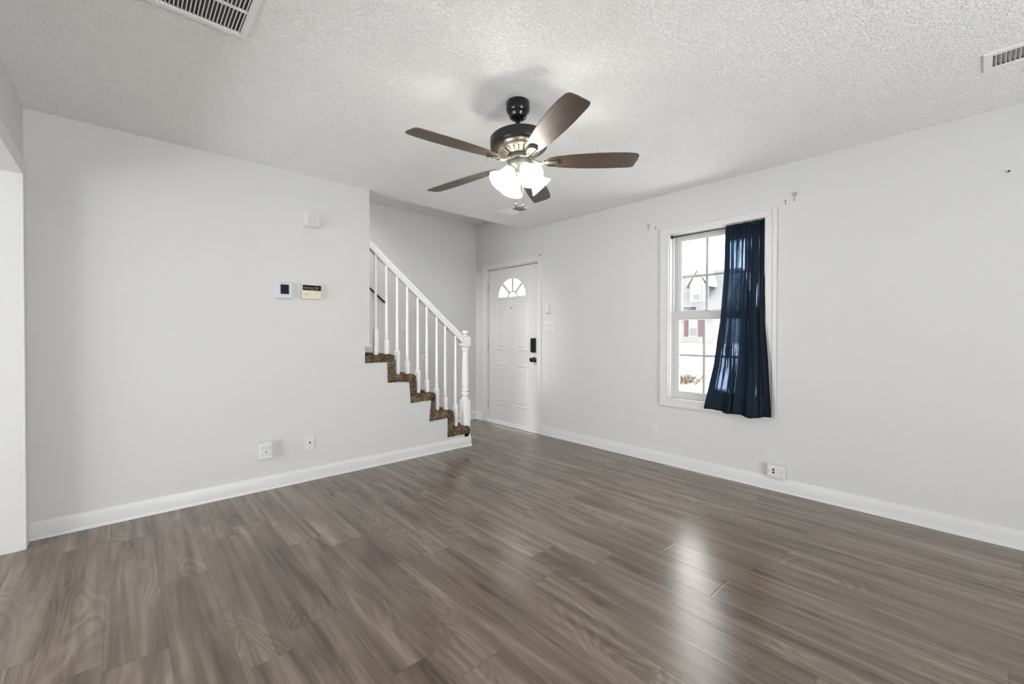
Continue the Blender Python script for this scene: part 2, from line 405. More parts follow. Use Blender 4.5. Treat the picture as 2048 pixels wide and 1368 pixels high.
# rear wall with a wide opening added for fill light, side room walls
b = MB()
for a, c, z0, z1 in ((UL-WT, .15, 0, H), (.15, 1.95, 0, .06), (.15, 1.95, 2.3, H), (1.95, UB, 0, H)): b.box(a, c, -2.72, -2.6, z0, z1)
struct(b.build('wall_rear', 'wall'))
b = MB()
for a, c, z0, z1 in ((-2.6, .6, 0, H), (.6, 3.2, 0, .06), (.6, 3.2, 2.25, H), (3.2, VA, 0, H)): b.box(DX0-.12, DX0, a, c, z0, z1)
b.box(DX0, UL-WT, -2.72, -2.6, 0, H); b.box(DX0, UL-.6, VA, VA+TW, 0, H)
struct(b.build('wall_side_room', 'wall'))
def rear_window(name, T, w_, z0, z1):
    e = thing(name, (0, 0, 0), 'wide white framed window added unseen behind the camera for fill light' if name == 'added_window' else 'wide white framed window of the side room', 'window', kind='structure'); e.matrix_world = T
    b = MB()
    for a, c, d, f in ((-w_/2, w_/2, z0, z0+.05), (-w_/2, w_/2, z1-.05, z1), (-w_/2, -w_/2+.05, z0+.05, z1-.05), (w_/2-.05, w_/2, z0+.05, z1-.05), (-.025, .025, z0+.05, z1-.05)):
        b.box(a, c, -.03, .03, d, f, .004)
    b.build('frame', 'vinyl', e)
    MB().box(-w_/2+.05, w_/2-.05, -.004, .004, z0+.05, z1-.05).build('glass', 'glass', e)
rear_window('added_window', Matrix.Translation((1.05, -2.66, 0)), 1.8, .06, 2.3)  # unseen window, placed and sized for the light it admits
rear_window('window_3', Matrix.Translation((DX0-.06, 1.9, 0)) @ Matrix.Rotation(PI/2, 4, 'Z'), 2.6, .06, 2.25)

# baseboards: profile (distance from wall, height)
BPROF = [(0, 0), (.026, 0), (.026, .010), (.022, .018), (.014, .021), (.014, .072), (.011, .082), (.008, .088), (.006, .100), (0, .102)]
struct(MB().prism([(VA-d, z) for d, z in BPROF], UL, 2.715, 'x').build('baseboard_far', 'trim', smooth=40))
struct(MB().prism([(UB-d, z) for d, z in BPROF], -2.6, 3.475, 'y').build('baseboard_right', 'trim', smooth=40))
struct(MB().prism([(UB-d, z) for d, z in BPROF], 4.575, BK, 'y').build('baseboard_entry', 'trim', smooth=40))
struct(MB().prism([(BK-d, z) for d, z in BPROF], 2.70, UB-.02, 'x').build('baseboard_stair', 'trim', smooth=40))
# cased opening in the left wall: jamb lining and casing
b = MB(); cx0, cx1 = UL, UL+.016
for x0, x1 in ((cx0, cx1), (UL-WT-.016, UL-WT)):
    b.prism([(OY1-.004, 0), (OY1+.078, 0), (OY1+.078, OZ+.080), (OY0-.078, OZ+.080), (OY0-.078, 0), (OY0+.004, 0), (OY0+.004, OZ-.004), (OY1-.004, OZ-.004)], x0, x1, 'x', .003)
b.box(UL-WT, UL, OY1-.003, OY1, 0, OZ-.003); b.box(UL-WT, UL, OY0, OY0+.003, 0, OZ-.003); b.box(UL-WT, UL, OY0, OY1, OZ-.003, OZ)
struct(b.build('trim_1', 'trim'))

# ------------------------------------------------------------------ window_1
W = thing('window_1', (UB, 0, 0), 'white double hung window with six panes per sash', 'window', kind='structure')
b = MB()   # picture-frame casing, two steps
a0, a1, c0, c1 = WY0, WY1, .600, 2.070
def ring(bm, y0, y1, z0, z1, t0, t1, s0, s1, xa, xb, bev=.003):
    """four mitred boards between inner rectangle grown by s0 and by s1"""
    I = [(y0-s0, z0-s0), (y1+s0, z0-s0), (y1+s0, z1+s0), (y0-s0, z1+s0)]; O = [(y0-s1, z0-t0*s1), (y1+s1, z0-t0*s1), (y1+s1, z1+t1*s1), (y0-s1, z1+t1*s1)]
    for i in range(4):
        j = (i+1) % 4; bm.prism([I[i], I[j], O[j], O[i]], xa, xb, 'x', bev)
ring(b, a0, a1, c0, c1, .92, .80, -.002, .074, -.016, 0)
ring(b, a0, a1, c0, c1, .92, .80, .048, .076, -.022, -.012)
ring(b, a0, a1, c0, c1, 1, 1, -.002, .008, -.019, -.010, .002)
b.build('casing', 'trim', W)
b = MB()   # reveal lining
for y0, y1, z0, z1 in ((WY0, WY0+.012, WZ0, WZ1), (WY1-.012, WY1, WZ0, WZ1), (WY0+.012, WY1-.012, WZ0, WZ0+.010), (WY0+.012, WY1-.012, WZ1-.010, WZ1)):
    b.box(0, .135, y0, y1, z0, z1)
b.build('jamb', 'trim', W)
b = MB()   # vinyl frame with tracks
fy0, fy1, fz0, fz1 = WY0+.012, WY1-.012, WZ0+.010, WZ1-.010
for xa, xb, t in ((.038, .050, .016), (.050, .074, .009), (.074, .086, .022), (.086, .118, .010), (.118, .130, .026)):
    for y0, y1, z0, z1 in ((fy0, fy0+t, fz0, fz1), (fy1-t, fy1, fz0, fz1), (fy0+t, fy1-t, fz0, fz0+t*.4), (fy0+t, fy1-t, fz1-t, fz1)):
        b.box(xa, xb, y0, y1, z0, z1)
b.build('window_frame', 'vinyl', W)
def sash(name, xc, y0, y1, z0, z1, gy0, gy1, gz0, gz1, zm, munts):
    b = MB(); d = .014
    for p, q, r, s in ((y0, gy0, z0, z1), (gy1, y1, z0, z1), (gy0, gy1, z0, gz0), (gy0, gy1, gz1, z1)): b.box(xc-d, xc+d, p, q, r, s, .003)
    o = b.build(name, 'vinyl', W)
    b = MB()
    for p, q, r, s in ((gy0, gy0+.007, gz0, gz1), (gy1-.007, gy1, gz0, gz1), (gy0+.007, gy1-.007, gz0, gz0+.007), (gy0+.007, gy1-.007, gz1-.007, gz1)): b.box(xc-.008, xc+.012, p, q, r, s, .002)
    b.build('glazing_bead', 'trim', o)
    MB().box(xc-.002, xc+.002, gy0, gy1, gz0, gz1).build('glass', 'glass', o)
    b = MB()
    for ym in munts: b.box(xc+.003, xc+.009, ym-.0105, ym+.0105, gz0, gz1)
    b.box(xc+.0035, xc+.0085, gy0, gy1, zm-.0105, zm+.0105); b.build('muntins', 'muntin', o)
    return o
low = sash('lower_sash', .062, 1.134, 1.876, .600, 1.378, 1.176, 1.834, .662, 1.310, .990, (1.612, 1.394))
upp = sash('upper_sash', .102, 1.140, 1.870, 1.350, 2.056, 1.180, 1.832, 1.384, 2.018, 1.690, (1.606, 1.398))
b = MB(); b.box(.028, .066, 1.55, 1.61, 1.378, 1.386, .002); b.lathe([(.009, 0), (.009, .007), (.004, .009)], 12, Matrix.Translation((.046, 1.58, 1.386))); b.build('sash_lock', 'vinyl', W)
# sticker on the upper pane
St = thing('window_sticker', (UB+.0985, 1.809, 1.396), 'small blue security sticker on the upper pane of the window', 'sticker', rotz=RB)
MB().box(0, .114, -.0008, 0, -.021, .021).build('backing', 'stickergrey', St)
MB().box(.070, .110, -.0014, -.0008, -.018, .018).build('logo_panel', 'stickerblue', St)
b = MB()
for x0, x1, zz in ((.005, .036, .006), (.005, .034, -.004), (.040, .064, .008), (.042, .064, -.006)): b.box(x0, x1, -.0014, -.0008, zz-.0035, zz+.0035)
b.build('marking', 'stickerwhite', St)
tc = bpy.data.curves.new('lettering', 'FONT'); tc.body = 'ADT'; tc.size = .022; tc.extrude = .0002; tc.align_x = 'CENTER'; tc.align_y = 'CENTER'; tc.materials.append(M['stickerwhite'])
tt = bpy.data.objects.new('lettering_curve', tc); COL.objects.link(tt)
dg = bpy.context.evaluated_depsgraph_get(); tm = bpy.data.meshes.new_from_object(tt.evaluated_get(dg)); bpy.data.objects.remove(tt)
to = bpy.data.objects.new('lettering', tm); COL.objects.link(to); to.parent = St; to.location = (.090, -.0018, 0); to.rotation_euler = (PI/2, 0, 0)

# curtain rod across the recess and the curtain
CR = thing('curtain_rod', (UB+.018, 1.506, 2.047), 'thin dark tension rod across the top of the window recess', 'curtain rod')
b = MB(); b.tube([(0, -.375, 0), (0, .375, 0)], .0055, 12); b.build('rod', 'rodmetal', CR)
for s in (-1, 1):
    Tm = Matrix.Translation((0, s*.381, 0)) @ Matrix.Rotation(s*PI/2, 4, 'X')
    MB().lathe([(.0055, 0.02), (.009, .018), (.013, .012), (.0135, 0)], 16, Tm).build('end_cap', 'rodmetal', CR)
def curtain():
    nz, ny = 90, 170
    L = [(2.064, 1.420), (2.041, 1.422), (1.90, 1.424), (1.698, 1.424), (1.293, 1.445), (.923, 1.490), (.671, 1.542), (.545, 1.568)]
    Rr = [(2.064, 1.118), (1.80, 1.116), (1.285, 1.108), (.983, 1.078), (.75, 1.060), (.545, 1.046)]
    def ip(t, z):
        for (z0, y0), (z1, y1) in zip(t, t[1:]):
            if z <= z0 and z >= z1: u = (z0-z)/(z0-z1); return y0+(y1-y0)*u
        return t[-1][1]
    ph = [random.uniform(0, 6.28) for _ in range(9)]
    vs = []
    for i in range(nz+1):
        t = i/nz
        for j in range(ny+1):
            u = j/ny                                             # 0 = right end, 1 = left end
            zb = .535 + .028*u**2.2 + (.022*(1-u*3.2)**2 if u < .31 else 0) + .006*math.sin(u*17)
            z = 2.064+(zb-2.064)*t
            y = ip(Rr, z)+(ip(L, z)-ip(Rr, z))*u
            xb = UB+.018 + (-.072)*max(0, (t-.12)/.88)**1.1       # swings out over the sill
            g = math.exp(-t*7)
            top = .0045*math.sin(u*95+ph[0])+.003*math.sin(u*151+ph[1])
            amp = .006+.020*min(1, t*1.4)
            s = (math.sin(u*21+ph[2]+.6*t)+.6*math.sin(u*38+ph[3]-1.2*t)+.30*math.sin(u*71+ph[4]+t*2))
            step = .018*t*(1 if u < .53 else -.35)                # right half hangs in front in broad folds
            x = xb + g*top + (1-g)*(amp*s*.5) - step - (.010 if t < .06 and abs(t-.012) > .02 else 0)*0
            if t < .03: x -= .007*math.cos(t/.03*PI/2)*0
            y += (1-g)*.006*math.sin(u*44+ph[5]+t)
            if t < .012: z += .004*math.sin(u*120+ph[6])
            x = min(x, UB+.034 if z > .62 else UB-.026)
            vs.append((x, y, z))
    fs = []
    for i in range(nz):
        for j in range(ny):
            a = i*(ny+1)+j; fs.append((a, a+1, a+ny+2, a+ny+1))
    b = MB(); b.add(vs, fs, True)
    o = b.build('curtain', 'curtain', recalc=False)
    uv = o.data.uv_layers.new(name='UVMap')
    for lp in o.data.loops: i, j = divmod(lp.vertex_index, ny+1); uv.data[lp.index].uv = (j/ny, i/nz)
    md = o.modifiers.new('thick', 'SOLIDIFY'); md.thickness = .0016; md.offset = 0
    return tag(o, 'navy blue curtain panel bunched over the right half of the window', 'curtain')
curtain()

# ------------------------------------------------------------------ door_1 (front door)
D = thing('door_1', (UB, 0, 0), 'white front door with half-round fanlight and four panels', 'door', kind='structure')
b = MB()
JX = .10
for y0, y1, z0, z1 in ((DY0, 3.545, 0, DZ), (4.490, DYT, 0, DZ), (3.545, 4.490, 2.030, DZ)): b.box(-.001, JX, y0, y1, z0, z1)
for y0, y1, z0, z1 in ((3.545, 3.556, 0, 2.03), (4.479, 4.490, 0, 2.03), (3.556, 4.479, 2.019, 2.03)): b.box(.075, JX, y0, y1, z0, z1)
b.build('door_frame', 'trim', D)
b = MB()
for y0, y1, yo, yi in ((3.478, 3.538, 0, 0), (4.497, 4.572, 0, 0)): 
    b.box(-.016, 0, y0, y1, 0, 2.110, .003); b.box(-.020, -.010, (y0 if y0 < 4 else y1-.02), (y0+.02 if y0 < 4 else y1), 0, 2.110, .003)
b.box(-.016, 0, 3.538, 4.497, 2.040, 2.110, .003); b.box(-.020, -.010, 3.478, 4.572, 2.090, 2.110, .003)
b.build('casing', 'trim', D)
b = MB(); b.prism([(-.012, 0), (.10, 0), (.10, .022), (.05, .026), (-.004, .016)], 3.545, 4.490, 'y'); b.build('threshold', 'trim', D)
# slab with half-round hole: built from polygons around the fanlight
SX0, SX1, sy0, sy1, sz0, sz1 = .026, .070, 3.549, 4.486, .034, 2.022
fc, fz, fr = 4.026, 1.650, .262
b = MB(); N = 24
arc = [(fc+fr*math.cos(PI*k/N), fz+fr*.92*math.sin(PI*k/N)) for k in range(N+1)]
b.prism([(sy0, sz0), (sy1, sz0), (sy1, fz), (sy0, fz)], SX0, SX1, 'x')
b.prism([(sy1, fz), (arc[0][0], fz)] + arc[1:N//2] + [(fc, arc[N//2][1]), (fc, sz1), (sy1, sz1)], SX0, SX1, 'x')
b.prism([(fc, sz1), (fc, arc[N//2][1])] + arc[N//2+1:N] + [(arc[N][0], fz), (sy0, fz), (sy0, sz1)], SX0, SX1, 'x')
slab = b.build('door_slab', 'trim', D)
def panel(y0, y1, z0, z1):
    b = MB(); X = SX0
    def rg(i0, x0, i1, x1):
        A_ = [(x0, y0+i0, z0+i0), (x0, y1-i0, z0+i0), (x0, y1-i0, z1-i0), (x0, y0+i0, z1-i0)]; B_ = [(x1, y0+i1, z0+i1), (x1, y1-i1, z0+i1), (x1, y1-i1, z1-i1), (x1, y0+i1, z1-i1)]
        b.add(A_+B_, [(i, (i+1) % 4, 4+(i+1) % 4, 4+i) for i in range(4)])
    rg(0, X, .012, X-.006); rg(.012, X-.006, .022, X-.0005); rg(.022, X-.0005, .040, X-.0005); rg(.040, X-.0005, .058, X-.005)
    i = .058; b.add([(X-.005, y0+i, z0+i), (X-.005, y1-i, z0+i), (X-.005, y1-i, z1-i), (X-.005, y0+i, z1-i)], [(0, 1, 2, 3)])
    return b.build('door_panel', 'trim', slab)
for y0, y1, z0, z1 in ((4.110, 4.335, .25, .790), (3.735, 3.955, .25, .790), (4.110, 4.335, .965, 1.600), (3.735, 3.955, .965, 1.600)): panel(y0, y1, z0, z1)
# fanlight
o_ = [(fc+(fr+.022)*math.cos(PI*k/N), fz+(fr+.022)*.92*math.sin(PI*k/N)) for k in range(N+1)]
i_ = [(fc+(fr-.008)*math.cos(PI*k/N), fz+(fr-.008)*.92*math.sin(PI*k/N)) for k in range(N+1)]
b = MB()
for k in range(N): b.prism([o_[k], o_[k+1], i_[k+1], i_[k]], SX0-.010, SX1, 'x')
b.box(SX0-.010, SX1, fc-fr-.03, fc+fr+.03, fz-.028, fz+.006, .003)
fl = b.build('fanlight_frame', 'trim', D)
b = MB(); b.prism(i_, SX0+.018, SX0+.022, 'x'); b.build('glass', 'glass', fl)
b = MB()
for dg in (45, 90, 135):
    a = math.radians(dg); c, s = math.cos(a), math.sin(a)*.92; r0, r1, hw = .088, fr-.006, .0155
    nx, nz_ = -math.sin(a)*hw, math.cos(a)*hw
    b.prism([(fc+c*r0+nx, fz+s*r0+nz_), (fc+c*r1+nx, fz+s*r1+nz_), (fc+c*r1-nx, fz+s*r1-nz_), (fc+c*r0-nx, fz+s*r0-nz_)], SX0+.004, SX0+.017, 'x')
for k in range(N):
    q = [(fc+r*math.cos(PI*kk/N), fz+r*.80*math.sin(PI*kk/N)) for r, kk in ((.099, k), (.099, k+1), (.076, k+1), (.076, k))]
    b.prism(q, SX0+.004, SX0+.017, 'x')
b.build('muntins', 'muntin', fl)
# lock, knob, hinges, peephole
b = MB(); b.box(-.004, SX0, 3.598, 3.668, .957, 1.128, .008); b.box(-.008, -.002, 3.606, 3.660, .966, 1.118, .005)
lk = b.build('keypad_lock', 'black', D)
b = MB(); b.lathe([(.011, 0), (.011, .008), (.004, .010)], 16, Matrix.Translation((-.008, 3.633, 1.000)) @ Matrix.Rotation(-PI/2, 4, 'Y')); b.build('thumb_turn', 'blackmetal', lk)
b = MB(); Tk = Matrix.Translation((SX0, 3.622, .868)) @ Matrix.Rotation(-PI/2, 4, 'Y')
b.lathe([(.032, 0), (.032, .006), (.026, .010), (.013, .014), (.012, .030), (.018, .036), (.027, .042), (.0285, .054), (.026, .063), (.016, .068), (.0001, .069)], 24, Tk); b.build('door_knob', 'blackmetal', D)
for z in (1.795, 1.007, .225):
    b = MB()
    for k in range(5): b.lathe([(.0065, 0), (.0065, .017)], 12, Matrix.Translation((.012, 4.494, z-.046+k*.0185)))
    b.box(.014, .024, 4.484, 4.490, z-.045, z+.045); b.build('hinge', 'steel', D)
MB().lathe([(.008, 0), (.008, .003), (.003, .003)], 14, Matrix.Translation((SX0, 4.040, 1.515)) @ Matrix.Rotation(-PI/2, 4, 'Y')).build('peephole', 'hole', D)

# ------------------------------------------------------------------ staircase
def stairs():
    e = thing('staircase', (1.9, VA+.5, 0), 'narrow staircase in brown pile carpet rising behind the white far wall', 'staircase')
    up = [(1.566, .986), (1.800, .992), (1.830, .985), (1.843, .968), (1.841, .905), (1.835, .812), (1.90, .801), (2.03, .797), (2.050, .788), (2.060, .770), (2.058, .70), (2.055, .618), (2.11, .608), (2.24, .604), (2.268, .594), (2.280, .572), (2.279, .50), (2.272, .424), (2.33, .414), (2.46, .402), (2.480, .392), (2.491, .372), (2.490, .30), (2.484, .230), (2.55, .222), (2.66, .216), (2.688, .205), (2.700, .180), (2.697, .118)]
    lo = [(2.675, .130), (2.580, .135), (2.425, .130), (2.425, .225), (2.424, .330), (2.33, .327), (2.232, .322), (2.214, .326), (2.222, .43), (2.236, .528), (2.10, .527), (2.010, .524), (2.004, .62), (1.994, .725), (1.88, .732), (1.776, .732), (1.777, .82), (1.775, .920), (1.66, .921), (1.566, .920)]
    def sub(l, n=5):
        r = []
        for (a, b_), (c, d) in zip(l, l[1:]):
            k = max(1, int(math.hypot(c-a, d-b_)/.014))
            r += [(a+(c-a)*i/k, b_+(d-b_)*i/k) for i in range(k)]
        return r+[l[-1]]
    P = sub(up)+sub(lo); P = [(a+random.uniform(-.0022, .0022), z+random.uniform(-.0022, .0022)) for a, z in P]
    b = MB(); b.prism([(a-1.9, z) for a, z in P], -.5-.011, -.5+TW+.02)          # strip turned over the wall's stepped edge
    b.build('carpet_edge', 'carpet', e, smooth=50)
    b = MB(); pr = []
    nos = [(2.688, .214), (2.480, .404), (2.268, .605), (2.050, .797), (1.831, .991)]
    for k in range(1, 7): nos.append((1.831-.222*k, .991+.194*k))
    prof = [(2.688, 0)]
    for i, (x, z) in enumerate(nos):
        nx = nos[i+1][0] if i+1 < len(nos) else x-.3
        prof += [(x-.004, z-.05), (x+.008, z-.03), (x+.010, z-.012), (x, z), (nx-.004, z)]
    prof.append((prof[-1][0], 0))
    b.prism([(a-1.9, z) for a, z in prof], -.5+TW+.02, BK-VA-.5-.016)
    b.build('carpeted_treads', 'carpet', e, smooth=40)
    # white skirt board against the back wall
    sk = [(2.71, 0), (2.71, .13)] + [(x-.05, z+.14) for x, z in nos] + [(.5, nos[-1][1]+.14), (.5, 0)]
    MB().prism([(a-1.9, z) for a, z in sk], BK-VA-.5-.016, BK-VA-.5-.001).build('skirt_board', 'trim', e)
stairs()

def railing():
    e = thing('stair_railing', (2.68, 3.675, 0), 'white wooden stair railing with turned balusters and newel post', 'railing')
    ox, oy = 2.68, 3.675
    Y = 0.0
    # handrail: sloped moulded bar from the wall end to the newel
    x0, z0, x1, z1 = 1.606, 1.990, 2.646, 1.107
    d = Vector((x1-x0, 0, z1-z0)).normalized(); up = Vector((-d.z, 0, d.x)); up = up if up.z > 0 else -up
    prof = [(-.030, -.030), (.030, -.030), (.030, -.012), (.024, -.004), (.030, .006), (.030, .022), (.020, .033), (-.020, .033), (-.030, .022), (-.030, .006), (-.024, -.004), (-.030, -.012)]
    vs = []
    for px, pz, vert in ((x0, z0, True), (x1, z1, True)):
        for a, h in prof:
            off = up*h; p = Vector((px-ox, a, pz))+off; p = p-d*((p.x-(px-ox))/d.x)   # plumb-cut ends
            vs.append(p)
    n = len(prof); fs = [(i, (i+1) % n, n+(i+1) % n, n+i) for i in range(n)]+[tuple(range(n)), tuple(reversed(range(n, 2*n)))]
    b = MB(); b.add(vs, fs); b.build('handrail', 'railpaint', e)
    slope = (z1-z0)/(x1-x0)
    bal = [(1.683, .992, 1.225), (1.788, .990, 1.126), (1.895, .802, 1.034), (1.999, .796, .925), (2.112, .606, .836), (2.211, .602, .734), (2.325, .412, .642), (2.425, .404, .539), (2.551, .214, .448)]
    for x, zb, zs in bal:
        zt = z0+slope*(x-x0)-.034
        b = MB(); h = .0175
        b.box(x-ox-h, x-ox+h, -h, h, zb-.012, zs-.02, .0015)
        b.add([(x-ox+sx*h, sy*h, zs-.02) for sx, sy in ((-1, -1), (1, -1), (1, 1), (-1, 1))]+[(x-ox+sx*.010, sy*.010, zs) for sx, sy in ((-1, -1), (1, -1), (1, 1), (-1, 1))], [(i, (i+1) % 4, 4+(i+1) % 4, 4+i) for i in range(4)])
        T = Matrix.Translation((x-ox, 0, 0))
        L = zt-zs
        b.lathe([(.011, zs-.012), (.0115, zs), (.014, zs+.012), (.0145, zs+.028), (.0115, zs+.038), (.0138, zs+.044), (.0138, zs+.050), (.0112, zs+.056), (.0136, zs+.064), (.0142, zs+.072), (.0138, zs+.09), (.0130, zs+.35*L), (.0112, zs+.65*L), (.0095, zt+.01)], 14, T)
        b.build('baluster', 'railpaint', e, smooth=35)
    # newel post
    nx, ny = 2.673-ox, 3.672-oy; h = .040
    b = MB(); b.box(nx-h, nx+h, ny-h, ny+h, .0, .485, .004)
    T = Matrix.Translation((nx, ny, 0))
    b.lathe([(.040, .478), (.040, .500), (.034, .508), (.026, .514), (.026, .520), (.036, .530), (.040, .545), (.036, .562), (.026, .570), (.026, .576), (.039, .582), (.039, .592), (.032, .600), (.034, .612), (.036, .66), (.0345, .76), (.031, .86), (.0275, .98), (.027, 1.000), (.038, 1.008), (.038, 1.020), (.030, 1.028), (.034, 1.040)], 28, T)
    for z_, s_ in ((1.034, .034),): pass
    t = bmesh.new(); bmesh.ops.create_cube(t, size=1)
    for v in t.verts: v.co = Vector((nx+v.co.x*.082, ny+v.co.y*.082, 1.097+v.co.z*.126))
    bmesh.ops.bevel(t, geom=[e_ for e_ in t.edges if abs(e_.verts[0].co.z-e_.verts[1].co.z) < 1e-6], offset=.020, segments=1, affect='EDGES')
    b.join(t)
    b.build('newel_post', 'railpaint', e, smooth=35)
    c = bpy.data.objects['newel_post']
    b = MB(); b.lathe([(.026, 1.158), (.018, 1.166), (.017, 1.172), (.027, 1.180), (.034, 1.192), (.034, 1.201), (.024, 1.211), (.0001, 1.213)], 28, T); b.build('finial', 'railpaint', c)
railing()
# dark handrail on the stair's back wall
e = thing('wall_handrail', (2.20, BK, 1.55), 'thin dark handrail on the wall behind the balusters', 'handrail')
b = MB(); b.tube([(-1.1, -.055, .985), (.064, -.055, -.012)], .011, 12); b.build('rail', 'bronze', e)
for x, z in ((-.05, .085), (-.85, .77)):
    MB().tube([(x, 0, z-.045), (x, -.03, z-.045), (x, -.055, z-.018)], .007, 8).build('bracket', 'bronze', e)

# ------------------------------------------------------------------ wall fittings (front faces -y in their own frame)
def onA(x, z, y=VA): return (x, y, z)
def screw(b, x, z, y, r=.0028):
    b.lathe([(r, 0), (r*.9, .0012), (.0001, .0014)], 10, Matrix.Translation((x, y, z)) @ Matrix.Rotation(PI/2, 4, 'X'))
# chime
e = thing('door_chime', onA(1.118, 2.079), 'white slotted door chime box high on the far wall', 'door chime')
MB().box(-.064, .064, -.012, 0, -.057, .057, .003).build('back_plate', 'plastic', e)
b = MB(); b.add([(sx*.060, -.012, sz*.053) for sx, sz in ((-1, -1), (1, -1), (1, 1), (-1, 1))]+[(sx*.050, -.044, sz*.045) for sx, sz in ((-1, -1), (1, -1), (1, 1), (-1, 1))], [(0, 1, 2, 3), (4, 5, 6, 7)]+[(i, (i+1) % 4, 4+(i+1) % 4, 4+i) for i in range(4)]); bmesh.ops.bevel(b.b, geom=b.b.edges[:], offset=.004, segments=2, affect='EDGES'); cv = b.build('cover', 'plastic', e)
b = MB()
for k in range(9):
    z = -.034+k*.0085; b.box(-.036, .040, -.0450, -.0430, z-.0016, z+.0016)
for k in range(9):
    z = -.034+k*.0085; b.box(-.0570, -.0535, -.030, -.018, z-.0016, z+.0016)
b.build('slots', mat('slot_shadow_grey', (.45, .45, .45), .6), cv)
# thermostat
e = thing('thermostat', onA(.919, 1.508), 'pale thermostat with black square screen on the far wall', 'thermostat')
MB().box(-.060, .060, -.006, 0, -.062, .062, .002).build('back_plate', 'plastic', e)
MB().box(-.056, .056, -.026, -.006, -.060, .060, .004).build('body', 'lilac', e)
MB().box(-.029, .033, -.0272, -.0255, -.028, .047, .001).build('bezel', 'screenrim', e)
MB().box(-.026, .030, -.0280, -.0268, -.025, .044).build('screen', 'screen', e)
b = MB()
b.box(-.006, .017, -.0265, -.0258, -.046, -.041); b.build('lettering', mat('faint_print', (.45, .46, .5), .6), e)
# alarm keypad
e = thing('alarm_keypad', onA(1.118, 1.514), 'ivory alarm keypad with dark display strip beside the thermostat', 'alarm keypad')
MB().box(-.073, .073, -.030, 0, -.061, .061, .004).build('body', 'ivory', e)
MB().box(-.070, .070, -.0318, -.029, .006, .050, .002).build('display_strip', 'black', e)
MB().box(-.070, .070, -.0316, -.029, .0505, .0575, .001).build('chrome_strip', 'steel', e)
b = MB()
for k in range(8): b.box(-.062+k*.0095, -.0565+k*.0095, -.0322, -.0317, .024, .0275)
for k in range(4): b.box(-.008+k*.009, -.003+k*.009, -.0322, -.0317, .007+.004*(k % 2), .010+.004*(k % 2))
for k in range(3): b.box(.028, .046-.004*k, -.0322, -.0317, .020+k*.008, .0222+k*.008)
b.build('indicator_marks', mat('pale_indicator', (.40, .40, .36), .5), e)
b = MB(); b.lathe([(.0065, 0), (.0065, .001), (.0001, .001)], 18, Matrix.Translation((-.047, -.030, -.026)) @ Matrix.Rotation(PI/2, 4, 'X')); b.box(-.039, -.029, -.0308, -.0298, -.0275, -.0235); b.build('emblem', 'grey', e)
# six way outlet tap
def slots(b, x, z, y, s=1.0, up=True):
    for dx in (-.0065, .0065): b.box(x+dx*s-.0014, x+dx*s+.0014, y-.0008, y+.0005, z-.005*s, z+.005*s)
    b.lathe([(.0030, 0), (.0030, .0009), (.0001, .0009)], 10, Matrix.Translation((x, y+.0001, z+(.0125*s if up else -.0115*s))) @ Matrix.Rotation(PI/2, 4, 'X'))
e = thing('outlet_tap', onA(.786, .304), 'bulky white six-way outlet tap low on the far wall', 'outlet')
b = MB(); b.box(-.041, .041, -.046, 0, -.063, .063, .004); bd = b.build('body', 'plastic', e)
b = MB()
for x in (-.024, 0, .024): slots(b, x, .016, -.046, .95)
b.build('upper_sockets', 'plastic_shade', e)
b = MB()
for x in (-.024, 0, .024): slots(b, x, -.036, -.046, .95)
b.build('lower_sockets', mat('pale_sockets', (.42, .42, .42), .6), e)
b = MB(); screw(b, 0, -.010, -.046, .0042); b.build('screw', 'hole', e)
# cable plate
e = thing('cable_plate', onA(1.106, .302), 'white cable wall plate with one dark hole on the far wall', 'wall plate')
MB().box(-.035, .035, -.006, 0, -.060, .060, .003).build('plate', 'plastic', e)
b = MB(); b.lathe([(.0060, 0), (.0060, .003), (.003, .003)], 14, Matrix.Translation((0, -.006, 0)) @ Matrix.Rotation(PI/2, 4, 'X')); b.build('jack', 'black', e)
for z in (-.041, .041):
    b = MB(); screw(b, 0, z, -.006, .0035); b.build('screw', 'steel', e)
# right wall fittings
e = thing('sensor_box', (UB, 3.372, 1.468), 'small white sensor box on the wall right of the front door', 'sensor', rotz=RB)
MB().box(-.029, .029, -.010, 0, -.051, .051, .002).build('base', 'plastic', e); MB().box(-.023, .029, -.030, -.010, -.051, .051, .004).build('cover', 'plastic', e)
e = thing('switch_plate', (UB, 3.350, 1.273), 'white triple light switch plate under the small sensor box', 'light switch', rotz=RB)
MB().box(-.083, .083, -.006, 0, -.058, .058, .003).build('plate', 'plastic', e)
for x in (-.046, 0, .046):
    b = MB(); b.prism([(-.006, -.012), (-.006, .012), (-.008, .012), (-.019, .011), (-.017, .004), (-.008, -.010)], x-.005, x+.005, 'x'); b.build('toggle', 'plastic', e)
    for z in (-.030, .030):
        b = MB(); screw(b, x, z, -.006); b.build('screw', 'steel', e)
e = thing('duplex_outlet', (UB, 2.037, .275), 'white duplex outlet on the right wall below the window', 'outlet', rotz=RB)
MB().box(-.036, .036, -.006, 0, -.057, .057, .003).build('plate', 'plastic', e)
for z in (.020, -.020):
    b = MB(); b.lathe([(.0175, 0), (.0175, .003), (.0165, .0035), (.0001, .0035)], 24, Matrix.Translation((0, -.006, z)) @ Matrix.Rotation(PI/2, 4, 'X')); rc = b.build('receptacle', 'plastic', e)
    b = MB(); slots(b, 0, z-.001, -.0095, 1.0); b.build('sockets', 'plastic_shade', rc)
e = thing('jack_box', (UB, 1.030, .147), 'white surface jack box with two black ports above baseboard', 'jack box', rotz=RB)
MB().box(-.060, .060, -.036, 0, -.048, .048, .006).build('box', 'plastic', e)
MB().box(-.054, .054, -.041, -.034, -.034, .042, .003).build('face_plate', 'plastic', e)
for z in (.017, -.004): MB().box(-.020, -.006, -.0425, -.0405, z-.0065, z+.0065, .0012).build('port', 'black', e)
